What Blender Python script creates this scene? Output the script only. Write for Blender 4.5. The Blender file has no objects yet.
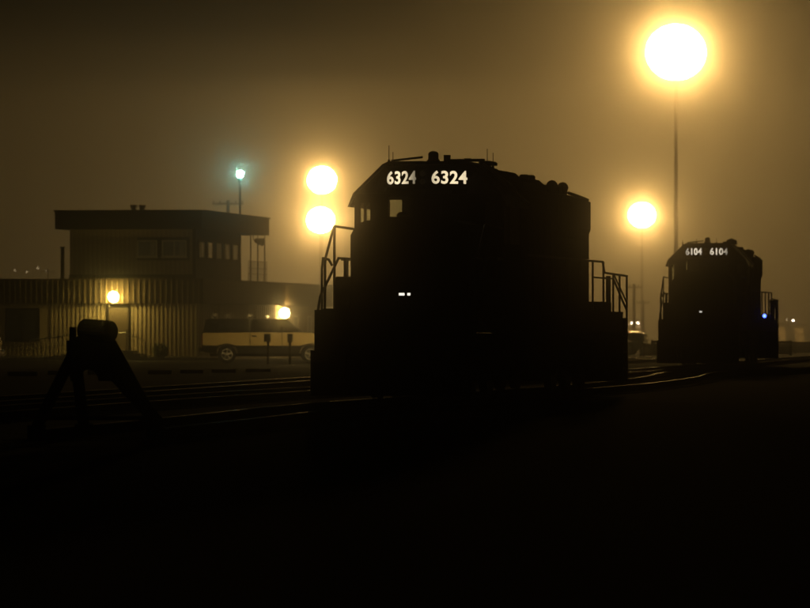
import bpy, math, random
from mathutils import Vector, Matrix
random.seed(7)
R = math.radians
sc = bpy.context.scene
col = sc.collection

# ------------------------------------------------------------------ camera
FPX = 5100.0            # focal length in photograph pixels (810 wide): a long telephoto
EYE = 1.5
HZ = 330.0
cam_d = bpy.data.cameras.new('camera')
cam = bpy.data.objects.new('camera', cam_d)
col.objects.link(cam)
cam_d.sensor_width = 36.0
cam_d.lens = FPX / 810.0 * 36.0
cam_d.clip_start = 0.5
cam_d.clip_end = 20000
cam.location = (0, 0, EYE)
cam.rotation_euler = (R(90) + math.atan((HZ - 304.0) / FPX), 0, 0)
cam_d.dof.use_dof = True
cam_d.dof.focus_distance = 104.0
cam_d.dof.aperture_fstop = 4.0
sc.camera = cam

# ------------------------------------------------------------------ night sky, no sun
world = bpy.data.worlds.new('World')
sc.world = world
world.use_nodes = True
wn = world.node_tree
for n in list(wn.nodes):
    wn.nodes.remove(n)
sky = wn.nodes.new('ShaderNodeTexSky')
sky.sky_type = 'NISHITA'
sky.sun_disc = False
sky.sun_elevation = R(-8)
sky.sun_rotation = R(200)
bg = wn.nodes.new('ShaderNodeBackground')
bg.inputs['Strength'].default_value = 0.05
wo = wn.nodes.new('ShaderNodeOutputWorld')
wn.links.new(sky.outputs[0], bg.inputs[0])
wn.links.new(bg.outputs[0], wo.inputs[0])

sc.view_settings.view_transform = 'Standard'
sc.view_settings.look = 'None'
sc.view_settings.exposure = 0.0
sc.view_settings.gamma = 1.0
sc.render.engine = 'CYCLES'
cy = sc.cycles
cy.max_bounces = 5
cy.diffuse_bounces = 2
cy.glossy_bounces = 3
cy.transmission_bounces = 4
cy.transparent_max_bounces = 12
cy.volume_bounces = 0
cy.use_denoising = True
cy.sample_clamp_indirect = 4.0
cy.use_light_tree = True
cy.use_adaptive_sampling = False

FOG = 0.0045
SODIUM = (1.0, 0.585, 0.165)


def at(u, v, Y):
    """photograph pixel at depth Y -> world point"""
    return Vector(((u - 405.0) * Y / FPX, Y, EYE + (HZ - v) * Y / FPX))


# ------------------------------------------------------------------ materials
MATS = {}


def mat(name, c=(0.2, 0.2, 0.2), rough=0.6, metal=0.0, var=0.25, scale=3.0, bump=0.0, bscale=30.0,
        emit=None, strength=0.0, c2=None, coat=0.0, rvar=0.0, spec=None):
    m = bpy.data.materials.new(name)
    m.use_nodes = True
    nt = m.node_tree
    p = nt.nodes['Principled BSDF']
    p.inputs['Roughness'].default_value = rough
    p.inputs['Metallic'].default_value = metal
    if spec is not None:
        p.inputs['Specular IOR Level'].default_value = spec
    if coat:
        p.inputs['Coat Weight'].default_value = coat
        p.inputs['Coat Roughness'].default_value = 0.12
    tc = nt.nodes.new('ShaderNodeTexCoord')
    nz = nt.nodes.new('ShaderNodeTexNoise')
    nz.inputs['Scale'].default_value = scale
    nz.inputs['Detail'].default_value = 6
    nz.inputs['Roughness'].default_value = 0.65
    nt.links.new(tc.outputs['Object'], nz.inputs['Vector'])
    rp = nt.nodes.new('ShaderNodeValToRGB')
    rp.color_ramp.elements[0].position = 0.3
    rp.color_ramp.elements[1].position = 0.72
    a = tuple(max(0.0, x * (1 - var)) for x in c)
    b = c2 if c2 else tuple(min(1.0, x * (1 + var)) for x in c)
    rp.color_ramp.elements[0].color = (*a, 1)
    rp.color_ramp.elements[1].color = (*b, 1)
    nt.links.new(nz.outputs['Fac'], rp.inputs['Fac'])
    nt.links.new(rp.outputs['Color'], p.inputs['Base Color'])
    if rvar:
        mr = nt.nodes.new('ShaderNodeMapRange')
        mr.inputs['From Min'].default_value = 0.35
        mr.inputs['From Max'].default_value = 0.65
        mr.inputs['To Min'].default_value = max(0.03, rough - rvar)
        mr.inputs['To Max'].default_value = min(1, rough + rvar)
        nt.links.new(nz.outputs['Fac'], mr.inputs['Value'])
        nt.links.new(mr.outputs['Result'], p.inputs['Roughness'])
    if bump:
        n2 = nt.nodes.new('ShaderNodeTexNoise')
        n2.inputs['Scale'].default_value = bscale
        n2.inputs['Detail'].default_value = 4
        nt.links.new(tc.outputs['Object'], n2.inputs['Vector'])
        bp = nt.nodes.new('ShaderNodeBump')
        bp.inputs['Strength'].default_value = bump
        bp.inputs['Distance'].default_value = 0.02
        nt.links.new(n2.outputs['Fac'], bp.inputs['Height'])
        nt.links.new(bp.outputs['Normal'], p.inputs['Normal'])
    if emit:
        p.inputs['Emission Color'].default_value = (*emit, 1)
        p.inputs['Emission Strength'].default_value = strength
    MATS[name] = m
    return m


def glow(name, c, s):
    m = bpy.data.materials.new(name)
    m.use_nodes = True
    nt = m.node_tree
    for n in list(nt.nodes):
        nt.nodes.remove(n)
    e = nt.nodes.new('ShaderNodeEmission')
    e.inputs['Color'].default_value = (*c, 1)
    e.inputs['Strength'].default_value = s
    o = nt.nodes.new('ShaderNodeOutputMaterial')
    nt.links.new(e.outputs[0], o.inputs['Surface'])
    MATS[name] = m
    return m


def glassmat(name, tint=(0.85, 0.88, 0.86), refl=0.10, rough=0.03):
    m = bpy.data.materials.new(name)
    m.use_nodes = True
    nt = m.node_tree
    for n in list(nt.nodes):
        nt.nodes.remove(n)
    t = nt.nodes.new('ShaderNodeBsdfTransparent')
    t.inputs['Color'].default_value = (*tint, 1)
    g = nt.nodes.new('ShaderNodeBsdfGlossy')
    g.inputs['Roughness'].default_value = rough
    mx = nt.nodes.new('ShaderNodeMixShader')
    o = nt.nodes.new('ShaderNodeOutputMaterial')
    mx.inputs[0].default_value = refl
    nt.links.new(t.outputs[0], mx.inputs[1])
    nt.links.new(g.outputs[0], mx.inputs[2])
    nt.links.new(mx.outputs[0], o.inputs['Surface'])
    MATS[name] = m
    return m


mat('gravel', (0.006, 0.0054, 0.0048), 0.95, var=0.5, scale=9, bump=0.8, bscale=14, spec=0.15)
mat('asphalt', (0.03, 0.028, 0.025), 0.85, var=0.4, scale=0.35, bump=0.3, bscale=40, rvar=0.1, spec=0.12)
mat('concrete', (0.28, 0.26, 0.23), 0.8, var=0.3, scale=2.5, bump=0.2)
mat('ballast', (0.025, 0.022, 0.02), 0.95, var=0.5, scale=20, bump=1.0, bscale=18, spec=0.15)
mat('tie_wood', (0.03, 0.024, 0.018), 0.9, var=0.4, scale=6, bump=0.3, spec=0.2)
mat('rail_steel', (0.015, 0.0135, 0.012), 0.45, metal=0.8, var=0.3, scale=1.5, rvar=0.12)
mat('rail_rust', (0.06, 0.035, 0.02), 0.85, var=0.4, scale=8)
mat('loco_black', (0.004, 0.004, 0.004), 0.75, var=0.3, scale=2.0, bump=0.1, bscale=6, rvar=0.1, spec=0.06)
mat('loco_roof', (0.006, 0.006, 0.006), 0.28, var=0.3, scale=2.0, bump=0.05, bscale=5, rvar=0.08, spec=0.4)
mat('glint_rail', (0.6, 0.58, 0.54), 0.3, metal=0.9, var=0.3, scale=3)  # bright metal of the bars added to catch lamp glints
mat('loco_under', (0.005, 0.0045, 0.004), 0.85, var=0.5, scale=5, bump=0.3, spec=0.1)
mat('handrail_paint', (0.02, 0.02, 0.02), 0.4, var=0.2)
mat('wheel_steel', (0.10, 0.09, 0.08), 0.5, metal=0.7, var=0.4, scale=4)
mat('dark_board', (0.004, 0.004, 0.004), 0.25, var=0.1)
def backlit(name, c, s, x0, w):
    """backlit digits: tube falloff painted into the emission, brightest at x0"""
    m = glow(name, c, s)
    nt = m.node_tree
    e = [n for n in nt.nodes if n.type == 'EMISSION'][0]
    tc = nt.nodes.new('ShaderNodeTexCoord')
    sp = nt.nodes.new('ShaderNodeSeparateXYZ')
    su = nt.nodes.new('ShaderNodeMath'); su.operation = 'SUBTRACT'; su.inputs[1].default_value = x0
    ab = nt.nodes.new('ShaderNodeMath'); ab.operation = 'ABSOLUTE'
    mr = nt.nodes.new('ShaderNodeMapRange')
    mr.interpolation_type = 'SMOOTHSTEP'
    mr.inputs['From Min'].default_value = 0.0
    mr.inputs['From Max'].default_value = w
    mr.inputs['To Min'].default_value = s
    mr.inputs['To Max'].default_value = s * 0.16
    nt.links.new(tc.outputs['Object'], sp.inputs[0])
    nt.links.new(sp.outputs['X'], su.inputs[0])
    nt.links.new(su.outputs[0], ab.inputs[0])
    nt.links.new(ab.outputs[0], mr.inputs['Value'])
    nt.links.new(mr.outputs['Result'], e.inputs['Strength'])  # falloff of an unseen tube put into the emission strength


backlit('digit_near_l', (1.0, 0.82, 0.52), 1.75, -0.10, 0.50)
backlit('digit_near_r', (1.0, 0.82, 0.52), 1.6, 0.05, 0.85)
backlit('digit_far_l', (1.0, 0.86, 0.64), 2.1, 0.08, 0.60)
backlit('digit_far_r', (1.0, 0.86, 0.64), 2.1, -0.10, 0.55)
glow('step_lamp', (1.0, 0.93, 0.78), 1.7)
glow('blue_lamp', (0.06, 0.11, 1.0), 20.0)
mat('chrome', (0.75, 0.72, 0.66), 0.15, metal=1.0, var=0.1)
mat('beacon_plastic', (0.35, 0.22, 0.08), 0.15, var=0.2, coat=0.8)
mat('seat_cloth', (0.02, 0.02, 0.022), 0.9, var=0.2)
glassmat('cab_glass', (0.9, 0.92, 0.9), 0.05, 0.08)
glassmat('car_glass', (0.25, 0.26, 0.25), 0.12)
mat('blind_glass', (0.30, 0.34, 0.40), 0.25, var=0.35, scale=2.5, coat=0.5)
mat('wheel_silver', (0.55, 0.52, 0.46), 0.4, var=0.1)
mat('house_glass', (0.03, 0.033, 0.036), 0.06, var=0.3, scale=1.2, coat=1.0)
mat('siding_tan', (0.44, 0.36, 0.24), 0.75, var=0.16, scale=1.2, bump=0.1)
mat('siding_panel', (0.56, 0.47, 0.31), 0.7, var=0.14, scale=1.6, bump=0.1)
mat('fascia_brown', (0.10, 0.075, 0.045), 1.0, var=0.25, scale=1.5, spec=0.04)
mat('rib_metal', (0.26, 0.20, 0.12), 0.4, var=0.2, scale=2.0)
mat('roof_dark', (0.022, 0.018, 0.014), 1.0, var=0.25, scale=2, spec=0.04)
mat('trim_dark', (0.016, 0.013, 0.01), 1.0, var=0.2, spec=0.04)
mat('frame_light', (0.88, 0.82, 0.68), 0.5, var=0.12)
mat('curtain', (0.6, 0.6, 0.55), 0.9, var=0.25, scale=7)
mat('door_paint', (0.13, 0.10, 0.065), 0.5, var=0.15)
mat('galvanised', (0.42, 0.41, 0.38), 0.38, metal=0.85, var=0.25, scale=4)
mat('pole_steel', (0.10, 0.09, 0.08), 0.55, metal=0.5, var=0.2)
mat('pole_wood', (0.07, 0.05, 0.035), 0.9, var=0.3, scale=6, bump=0.3)
mat('lamp_housing', (0.05, 0.05, 0.05), 0.5, metal=0.4, var=0.2)
mat('truck_gold', (0.68, 0.52, 0.22), 0.35, metal=0.1, var=0.07, scale=4, coat=0.7)
mat('truck_dark', (0.022, 0.020, 0.017), 0.3, var=0.2, coat=0.8)
mat('truck_grey', (0.06, 0.06, 0.06), 0.35, var=0.15, coat=0.6)
mat('tyre', (0.015, 0.015, 0.015), 0.9, var=0.3)
mat('tail_red', (0.25, 0.02, 0.015), 0.25, var=0.1)
mat('head_glass', (0.6, 0.58, 0.52), 0.12, metal=0.4, var=0.1)
mat('bumper_iron', (0.02, 0.017, 0.014), 0.7, var=0.5, scale=7, bump=0.4, spec=0.25)
mat('leaf', (0.06, 0.075, 0.03), 0.7, var=0.4, scale=5)
mat('crate_wood', (0.16, 0.12, 0.07), 0.85, var=0.3, scale=5)
LAMP_L = dict(m1=(410, SODIUM), m2=(900, SODIUM), m3=(510, SODIUM), m4=(620, SODIUM))
for k, (s, c) in LAMP_L.items():
    glow('flood_' + k, c, s)
glow('wall_lamp_glow', (1.0, 0.70, 0.16), 150.0)
glow('wall_lamp_glow_b', (1.0, 0.66, 0.20), 190.0)
glow('yard_lamp_glow', (1.0, 0.68, 0.24), 1900.0)
glow('mercury_glow', (0.30, 1.0, 0.82), 650.0)
glow('far_white', (1.0, 0.86, 0.66), 45.0)
glow('far_warm', (1.0, 0.75, 0.42), 5.0)


# ------------------------------------------------------------------ mesh helpers
class MB:
    def __init__(self):
        self.v, self.f = [], []

    def add(self, vs, fs):
        o = len(self.v)
        self.v += [tuple(p) for p in vs]
        self.f += [tuple(i + o for i in f) for f in fs]
        return self

    def box(self, x0, x1, y0, y1, z0, z1):
        return self.add([(x0, y0, z0), (x1, y0, z0), (x1, y1, z0), (x0, y1, z0), (x0, y0, z1), (x1, y0, z1), (x1, y1, z1), (x0, y1, z1)],
                        [(0, 3, 2, 1), (4, 5, 6, 7), (0, 1, 5, 4), (1, 2, 6, 5), (2, 3, 7, 6), (3, 0, 4, 7)])

    def bev(self, x0, x1, y0, y1, z0, z1, b=0.03):
        """box with chamfered vertical and top edges"""
        pts = [(x0 + b, y0), (x1 - b, y0), (x1, y0 + b), (x1, y1 - b), (x1 - b, y1), (x0 + b, y1), (x0, y1 - b), (x0, y0 + b)]
        cx, cy_ = (x0 + x1) / 2, (y0 + y1) / 2
        kx = 1 - 2 * b / max(1e-6, x1 - x0)
        ky = 1 - 2 * b / max(1e-6, y1 - y0)
        top = [(cx + (x - cx) * kx, cy_ + (y - cy_) * ky) for x, y in pts]
        vs = [(x, y, z0) for x, y in pts] + [(x, y, z1 - b) for x, y in pts] + [(x, y, z1) for x, y in top]
        fs = [tuple(range(7, -1, -1)), tuple(range(16, 24))]
        for l in (0, 8):
            for i in range(8):
                j = (i + 1) % 8
                fs.append((l + i, l + j, l + 8 + j, l + 8 + i))
        return self.add(vs, fs)

    def tube(self, p, q, r, n=8, r2=None):
        p, q = Vector(p), Vector(q)
        d = (q - p).normalized()
        a = d.orthogonal().normalized()
        b = d.cross(a)
        r2 = r if r2 is None else r2
        vs = []
        for c, rr in ((p, r), (q, r2)):
            for i in range(n):
                t = 2 * math.pi * i / n
                vs.append(c + a * math.cos(t) * rr + b * math.sin(t) * rr)
        fs = [(i, (i + 1) % n, n + (i + 1) % n, n + i) for i in range(n)]
        fs += [tuple(range(n - 1, -1, -1)), tuple(range(n, 2 * n))]
        return self.add(vs, fs)

    def path(self, pts, r, n=8):
        """round bar through points, with a ball at every bend"""
        for a, b in zip(pts[:-1], pts[1:]):
            self.tube(a, b, r, n)
        for p in pts[1:-1]:
            self.ball(p, r * 1.02, 6, 4)
        return self

    def ball(self, c, r, n=12, m=8, sz=1.0):
        c = Vector(c)
        vs = [c + Vector((0, 0, r * sz))]
        for j in range(1, m):
            ph = math.pi * j / m
            for i in range(n):
                t = 2 * math.pi * i / n
                vs.append(c + Vector((r * math.sin(ph) * math.cos(t), r * math.sin(ph) * math.sin(t), r * sz * math.cos(ph))))
        vs.append(c - Vector((0, 0, r * sz)))
        fs = [(0, 1 + i, 1 + (i + 1) % n) for i in range(n)]
        for j in range(m - 2):
            for i in range(n):
                a = 1 + j * n
                fs.append((a + i, a + n + i, a + n + (i + 1) % n, a + (i + 1) % n))
        l = len(vs) - 1
        a = 1 + (m - 2) * n
        fs += [(l, a + (i + 1) % n, a + i) for i in range(n)]
        return self.add(vs, fs)

    def prism(self, pts, axis, a0, a1):
        """polygon extruded along an axis; pts are the two other coordinates in xyz order"""
        def mk(p, a):
            return {'x': (a, p[0], p[1]), 'y': (p[0], a, p[1]), 'z': (p[0], p[1], a)}[axis]
        n = len(pts)
        vs = [mk(p, a0) for p in pts] + [mk(p, a1) for p in pts]
        fs = [tuple(range(n)), tuple(range(2 * n - 1, n - 1, -1))]
        fs += [(i, n + i, n + (i + 1) % n, (i + 1) % n) for i in range(n)]
        return self.add(vs, fs)

    def beam(self, p, q, w, h):
        """square bar between two points"""
        p, q = Vector(p), Vector(q)
        d = (q - p).normalized()
        a = Vector((1, 0, 0)) if abs(d.x) < 0.9 else Vector((0, 1, 0))
        b = d.cross(a).normalized()
        a = b.cross(d).normalized()
        vs = [c + a * sx * w / 2 + b * sy * h / 2 for c in (p, q) for sx, sy in ((-1, -1), (1, -1), (1, 1), (-1, 1))]
        return self.add(vs, [(0, 1, 2, 3), (7, 6, 5, 4)] + [(i, 4 + i, 4 + (i + 1) % 4, (i + 1) % 4) for i in range(4)])

    def mesh(self, name, m, smooth=False):
        me = bpy.data.meshes.new(name)
        me.from_pydata(self.v, [], self.f)
        import bmesh
        bm = bmesh.new()
        bm.from_mesh(me)
        bmesh.ops.recalc_face_normals(bm, faces=bm.faces)
        bm.to_mesh(me)
        bm.free()
        if smooth:
            for p in me.polygons:
                p.use_smooth = True
        me.materials.append(MATS[m])
        return me

    def build(self, name, m, parent=None, smooth=False, kind=None):
        return link(name, self.mesh(name, m, smooth), parent, kind)


def link(name, me, parent=None, kind=None):
    o = bpy.data.objects.new(name, me)
    col.objects.link(o)
    if parent:
        o.parent = parent
    if kind:
        o['kind'] = kind
    return o


def thing(name, label, cat, loc=(0, 0, 0), rz=0.0, group=None):
    o = bpy.data.objects.new(name, None)
    o.empty_display_size = 0.3
    col.objects.link(o)
    o.location = loc
    o.rotation_euler = (0, 0, rz)
    return tag(o, label, cat, group)


def tag(o, label, cat, group=None):
    o['label'] = label
    o['category'] = cat
    if group:
        o['group'] = group
    return o


def struct(o):
    o['kind'] = 'structure'
    return o


def text_mesh(name, s, size, depth, m, bold=0.0):
    cu = bpy.data.curves.new(name, 'FONT')
    cu.body = s
    cu.size = size
    cu.align_x = 'CENTER'
    cu.align_y = 'CENTER'
    cu.extrude = depth
    cu.offset = bold
    cu.space_character = 1.08
    t = bpy.data.objects.new(name, cu)
    col.objects.link(t)
    bpy.context.view_layer.update()
    me = bpy.data.meshes.new_from_object(t.evaluated_get(bpy.context.evaluated_depsgraph_get()))
    bpy.data.objects.remove(t)
    bpy.data.curves.remove(cu)
    me.materials.clear()
    me.materials.append(MATS[m])
    return me


# ------------------------------------------------------------------ ground
def sheet(name, pts, z, m):
    me = bpy.data.meshes.new(name)
    me.from_pydata([(x, y, z) for x, y in pts], [], [tuple(range(len(pts)))])
    me.materials.append(MATS[m])
    return struct(link(name, me))


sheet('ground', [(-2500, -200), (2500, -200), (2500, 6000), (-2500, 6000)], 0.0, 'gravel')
sheet('yard_road', [(-60, 150), (-3.5, 150), (-1.0, 200), (2.0, 236), (6, 262), (14, 330), (20, 420), (-60, 420)], 0.006, 'asphalt')


# ------------------------------------------------------------------ tracks
def spline(pts, step):
    """Catmull-Rom through (y, x) points, sampled by y"""
    out = []
    for i in range(len(pts) - 1):
        p0 = pts[max(0, i - 1)]
        p1, p2 = pts[i], pts[i + 1]
        p3 = pts[min(len(pts) - 1, i + 2)]
        n = max(1, int((p2[0] - p1[0]) / step))
        for k in range(n):
            t = k / n
            def cr(a, b, c, d):
                return 0.5 * (2 * b + (c - a) * t + (2 * a - 5 * b + 4 * c - d) * t * t + (3 * b - a - 3 * c + d) * t ** 3)
            out.append((cr(p0[1], p1[1], p2[1], p3[1]), cr(p0[0], p1[0], p2[0], p3[0])))
    out.append((pts[-1][1], pts[-1][0]))
    return out


def railway(pts, label):
    line = spline(pts, 1.0)
    t = thing('railway_track', label, 'railway track', (line[0][0], line[0][1], 0), 0, 'tracks of the yard')
    ox, oy = line[0]
    nrm = []
    for i in range(len(line)):
        a, b = line[max(0, i - 1)], line[min(len(line) - 1, i + 1)]
        d = Vector((b[0] - a[0], b[1] - a[1])).normalized()
        nrm.append(Vector((d.y, -d.x)))
    prof = [(-0.07, 0.0), (-0.07, 0.02), (-0.01, 0.035), (-0.01, 0.12), (-0.036, 0.128), (-0.036, 0.155), (-0.026, 0.165), (0.026, 0.165), (0.036, 0.155), (0.036, 0.128), (0.01, 0.12), (0.01, 0.035), (0.07, 0.02), (0.07, 0.0)]
    z0 = 0.0
    for s in (-0.752, 0.752):
        m = MB()
        vs, fs = [], []
        n = len(prof)
        for (x, y), nn in zip(line, nrm):
            for px, pz in prof:
                vs.append((x - ox + nn.x * (s + px), y - oy + nn.y * (s + px), z0 + pz))
        for i in range(len(line) - 1):
            for k in range(n):
                fs.append((i * n + k, i * n + (k + 1) % n, (i + 1) * n + (k + 1) % n, (i + 1) * n + k))
        m.add(vs, fs)
        me = m.mesh('rail', 'rail_rust')
        me.materials.append(MATS['rail_steel'])
        for p in me.polygons:
            if p.center.z > z0 + 0.156:
                p.material_index = 1
        link('rail', me, t)
    tie = MB()
    fine = spline(pts, 0.55)
    for i in range(0, len(fine) - 1):
        x, y = fine[i]
        a, b = fine[i], fine[i + 1]
        d = Vector((b[0] - a[0], b[1] - a[1])).normalized()
        q = Vector((d.y, -d.x))
        vs = []
        for zz in (-0.1, 0.012 + random.uniform(-0.006, 0.006)):
            for sx, sy in ((-1, -1), (1, -1), (1, 1), (-1, 1)):
                w = Vector((x - ox, y - oy)) + q * sx * 1.3 + d * sy * 0.11
                vs.append((w.x, w.y, zz))
        tie.add(vs, [(0, 3, 2, 1), (4, 5, 6, 7), (0, 1, 5, 4), (1, 2, 6, 5), (2, 3, 7, 6), (3, 0, 4, 7)])
    tie.build('cross_ties', 'tie_wood', t, kind='stuff')
    return t


TH1 = R(10.7)
TH2 = R(8.3)
C1 = Vector((0.45, 101.0, 0.165))      # point under the cab front of the near locomotive
C2 = Vector((11.6, 196.0, 0.165))
railway([(69, -4.15), (78, -2.95), (88, -1.75), (94, -0.85), (99, 0.07), (118, 3.66), (130, 5.6), (146, 7.6), (165, 9.6), (184, 11.9 + 3.3), (230, 23.0)],
        'track under the near locomotive 6324, ending at the bumping post')
railway([(60, -11.5), (80, -8.0), (100, -5.0), (118, -1.9), (138, 2.0), (160, 6.1), (192, 11.02), (216, 14.52), (260, 21.0), (420, 46)],
        'track under the farther locomotive 6104')
railway([(60, -13.6), (80, -10.6), (97, -8.3), (138, -3.0), (170, 1.3), (210, 6.6), (260, 13.5), (420, 34)],
        'leftmost track, beside the yard road in front of the pickup')


# ------------------------------------------------------------------ locomotive
def loco(number, label, loc, th, near, digits):
    """local frame: x to the right as seen from the front, y towards the rear, z up from the rail top; y = 0 at the cab front"""
    t = thing('locomotive', label, 'locomotive', loc, -th, 'diesel locomotives standing in the yard')
    B = 'loco_black'
    # underframe with walkway
    f = MB()
    f.box(-1.52, 1.52, -2.95, 16.35, 1.28, 1.70)
    f.box(-1.54, 1.54, -2.95, 16.35, 1.70, 1.75)
    f.box(-0.95, 0.95, -3.6, -2.95, 1.05, 1.75)
    f.box(-0.95, 0.95, 16.35, 17.1, 1.05, 1.75)
    f.build('underframe', B, t)
    # pilots with snowplough and step wells
    p = MB()
    p.box(-1.52, 1.52, -3.72, -3.6, 0.55, 1.72)
    p.prism([(-1.55, 0.08), (1.55, 0.08), (1.55, 0.95), (0.9, 0.8), (-0.9, 0.8), (-1.55, 0.95)], 'y', -3.95, -3.74)
    p.prism([(-0.02, -4.35), (1.5, -3.97), (1.5, -3.9), (-1.5, -3.9), (-1.5, -3.97)], 'z', 0.10, 0.72)
    p.build('front_pilot', B, t)
    q = MB()
    q.box(-1.52, 1.52, 17.1, 17.22, 0.45, 1.6)
    q.prism([(-1.5, 0.15), (1.5, 0.15), (1.5, 0.7), (-1.5, 0.7)], 'y', 17.23, 17.4)
    q.build('rear_pilot', B, t)
    for s in (-1, 1):
        for y0, y1 in ((-3.58, -2.97), (16.37, 17.08)):
            w = MB()
            for k, z in enumerate((0.42, 0.80, 1.18, 1.56)):
                w.box(min(s * 0.98, s * 1.52), max(s * 0.98, s * 1.52), y0 + 0.02, y1 - 0.02, z, z + 0.05)
            ye = y1 - 0.02 if y0 < 0 else y0 + 0.02
            w.box(min(s * 0.97, s * 1.50), max(s * 0.97, s * 1.50), ye - 0.015, ye + 0.015, 0.4, 1.7)
            xe = s * 1.50
            w.box(xe - 0.02, xe + 0.02, y0 + 0.0, y0 + 0.06, 0.3, 1.70)
            w.build('steps', B, t)
    # coupler and hoses
    c = MB()
    c.box(-0.16, 0.16, -4.5, -3.73, 0.75, 1.05)
    c.prism([(-0.24, -4.55), (0.05, -4.85), (0.22, -4.80), (0.24, -4.45), (0.1, -4.42), (-0.2, -4.42)], 'z', 0.70, 1.10)
    c.build('coupler', 'loco_under', t)
    for x in (-0.75, -0.6, 0.6, 0.75):
        h = MB()
        h.path([(x, -3.75, 1.0), (x * 1.02, -4.42, 0.86), (x * 1.02, -4.5, 0.5), (x * 0.98, -4.46, 0.3)], 0.028, 6)
        h.build('air_hose', 'loco_under', t)
    # fuel tank
    ft = MB()
    ft.prism([(-1.25, 1.27), (-1.35, 1.0), (-1.3, 0.55), (-1.0, 0.32), (1.0, 0.32), (1.3, 0.55), (1.35, 1.0), (1.25, 1.27)], 'y', 3.9, 9.3)
    ft.build('fuel_tank', 'loco_black', t)
    for s in (-1, 1):
        r = MB()
        r.tube((s * 1.34, 9.5, 1.05), (s * 1.34, 10.6, 1.05), 0.16, 12)
        r.build('air_reservoir', 'loco_under', t, smooth=True)
    # bogies
    for yc in (0.55, 12.85):
        b = MB()
        for s in (-1, 1):
            xa, xb = (s * 0.98, s * 1.16)
            b.prism([(yc - 2.6, 0.95), (yc - 2.6, 0.6), (yc - 1.5, 0.5), (yc - 1.0, 0.72), (yc - 0.4, 0.5), (yc + 0.4, 0.5), (yc + 1.0, 0.72), (yc + 1.5, 0.5), (yc + 2.6, 0.6), (yc + 2.6, 0.95), (yc + 1.2, 1.12), (yc - 1.2, 1.12)], 'x', min(xa, xb), max(xa, xb))
            for dy in (-2.05, 0, 2.05):
                b.box(min(s * 1.10, s * 1.28), max(s * 1.10, s * 1.28), yc + dy - 0.2, yc + dy + 0.2, 0.34, 0.72)
            for dy in (-1.05, 1.05):
                b.tube((s * 1.22, yc + dy, 0.55), (s * 1.22, yc + dy, 1.05), 0.11, 10)
        b.box(-0.95, 0.95, yc - 0.5, yc + 0.5, 0.7, 1.24)
        bo = b.build('bogie', 'loco_under', t)
        for dy in (-2.05, 0, 2.05):
            w = MB()
            for s in (-1, 1):
                w.tube((s * 0.68, yc + dy, 0.508), (s * 0.81, yc + dy, 0.508), 0.508, 28)
                w.tube((s * 0.655, yc + dy, 0.508), (s * 0.679, yc + dy, 0.508), 0.535, 28)
            w.tube((-0.65, yc + dy, 0.508), (0.65, yc + dy, 0.508), 0.09, 10)
            w.build('wheelset', 'wheel_steel', bo)
    # nose
    n = MB()
    n.prism([(-1.17, 1.752), (-1.17, 3.18), (-1.05, 3.40), (-0.85, 3.47), (0.85, 3.47), (1.05, 3.40), (1.17, 3.18), (1.17, 1.752)], 'y', -1.95, -0.003)
    no = n.build('nose', B, t)
    nd = MB()
    nd.box(-0.36, 0.36, -1.985, -1.955, 1.80, 3.15)
    nd.build('nose_door', B, no)
    sl = MB()
    sl.bev(-0.28, 0.14, -2.02, -1.955, 1.98, 2.09, 0.015)
    so = sl.build('step_light_box', 'loco_under', no)
    # lit strip low on the nose
    for dx, ww in ((-0.14, 0.11), (0.0, 0.06)) if near else ((-0.06, 0.09),):
        e = MB()
        e.box(dx - ww / 2, dx + ww / 2, -2.03, -2.021, 2.005, 2.055)
        e.build('step_light', 'step_lamp', no)
    # cab shell: panels around real openings
    W = 1.48
    zf, zs, zh, zr = 1.752, 3.58, 3.98, 4.10
    cb = MB()
    cb.box(-W, W, 0.0, 2.5, 1.752, 1.80)
    wins = [(-1.36, -1.16), (-0.80, -0.30), (0.30, 0.80), (1.16, 1.36)]
    wz = [(3.10, 3.86), (zs, zh), (zs, zh), (3.10, 3.86)]
    ed = [-W] + [e for w in wins for e in w] + [W]
    for i in range(0, len(ed), 2):
        cb.box(ed[i], ed[i + 1], 0.0, 0.06, 1.80, 4.04)
    for (a, b2), (z0, z1) in zip(wins, wz):
        cb.box(a, b2, 0.0, 0.06, 1.80, z0)
        cb.box(a, b2, 0.0, 0.06, z1, 4.04)
    # rear wall, hood stands against the middle
    cb.box(-W, W, 2.44, 2.5, 1.80, zs - 0.02)
    cb.box(-W, W, 2.44, 2.5, zh, 4.04)
    for a, b2 in ((-W, -1.24), (-0.98, 0.98), (1.24, W)):
        cb.box(a, b2, 2.44, 2.5, zs - 0.02, zh)
    # sides
    for s in (-1, 1):
        xa, xb = min(s * W, s * (W - 0.05)), max(s * W, s * (W - 0.05))
        cb.box(xa, xb, 0.06, 2.44, 1.80, 3.05)
        cb.box(xa, xb, 0.06, 2.44, 4.0, 4.04)
        for a, b2 in ((0.06, 0.30), (0.95, 1.0), (2.3, 2.44)):
            cb.box(xa, xb, a, b2, 3.05, 4.0)
    co = cb.build('cab', B, t)
    for (a, b2), (z0, z1) in zip(wins, wz):
        g = MB()
        g.box(a + 0.001, b2 - 0.001, 0.022, 0.034, z0 + 0.001, z1 - 0.001)
        g.build('windscreen_pane', 'cab_glass', co)
    for a, b2 in ((-1.24, -0.98), (0.98, 1.24)):
        g = MB()
        g.box(a + 0.001, b2 - 0.001, 2.462, 2.474, zs - 0.019, zh - 0.001)
        g.build('rear_pane', 'cab_glass', co)
    for s in (-1, 1):
        for a, b2 in ((0.30, 0.95), (1.0, 2.3)):
            g = MB()
            x = s * (W - 0.025)
            g.box(x - 0.006, x + 0.006, a + 0.001, b2 - 0.001, 3.051, 3.999)
            g.build('side_pane', 'cab_glass', co)
    # driver's seat and control stand inside the cab
    st = MB()
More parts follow.
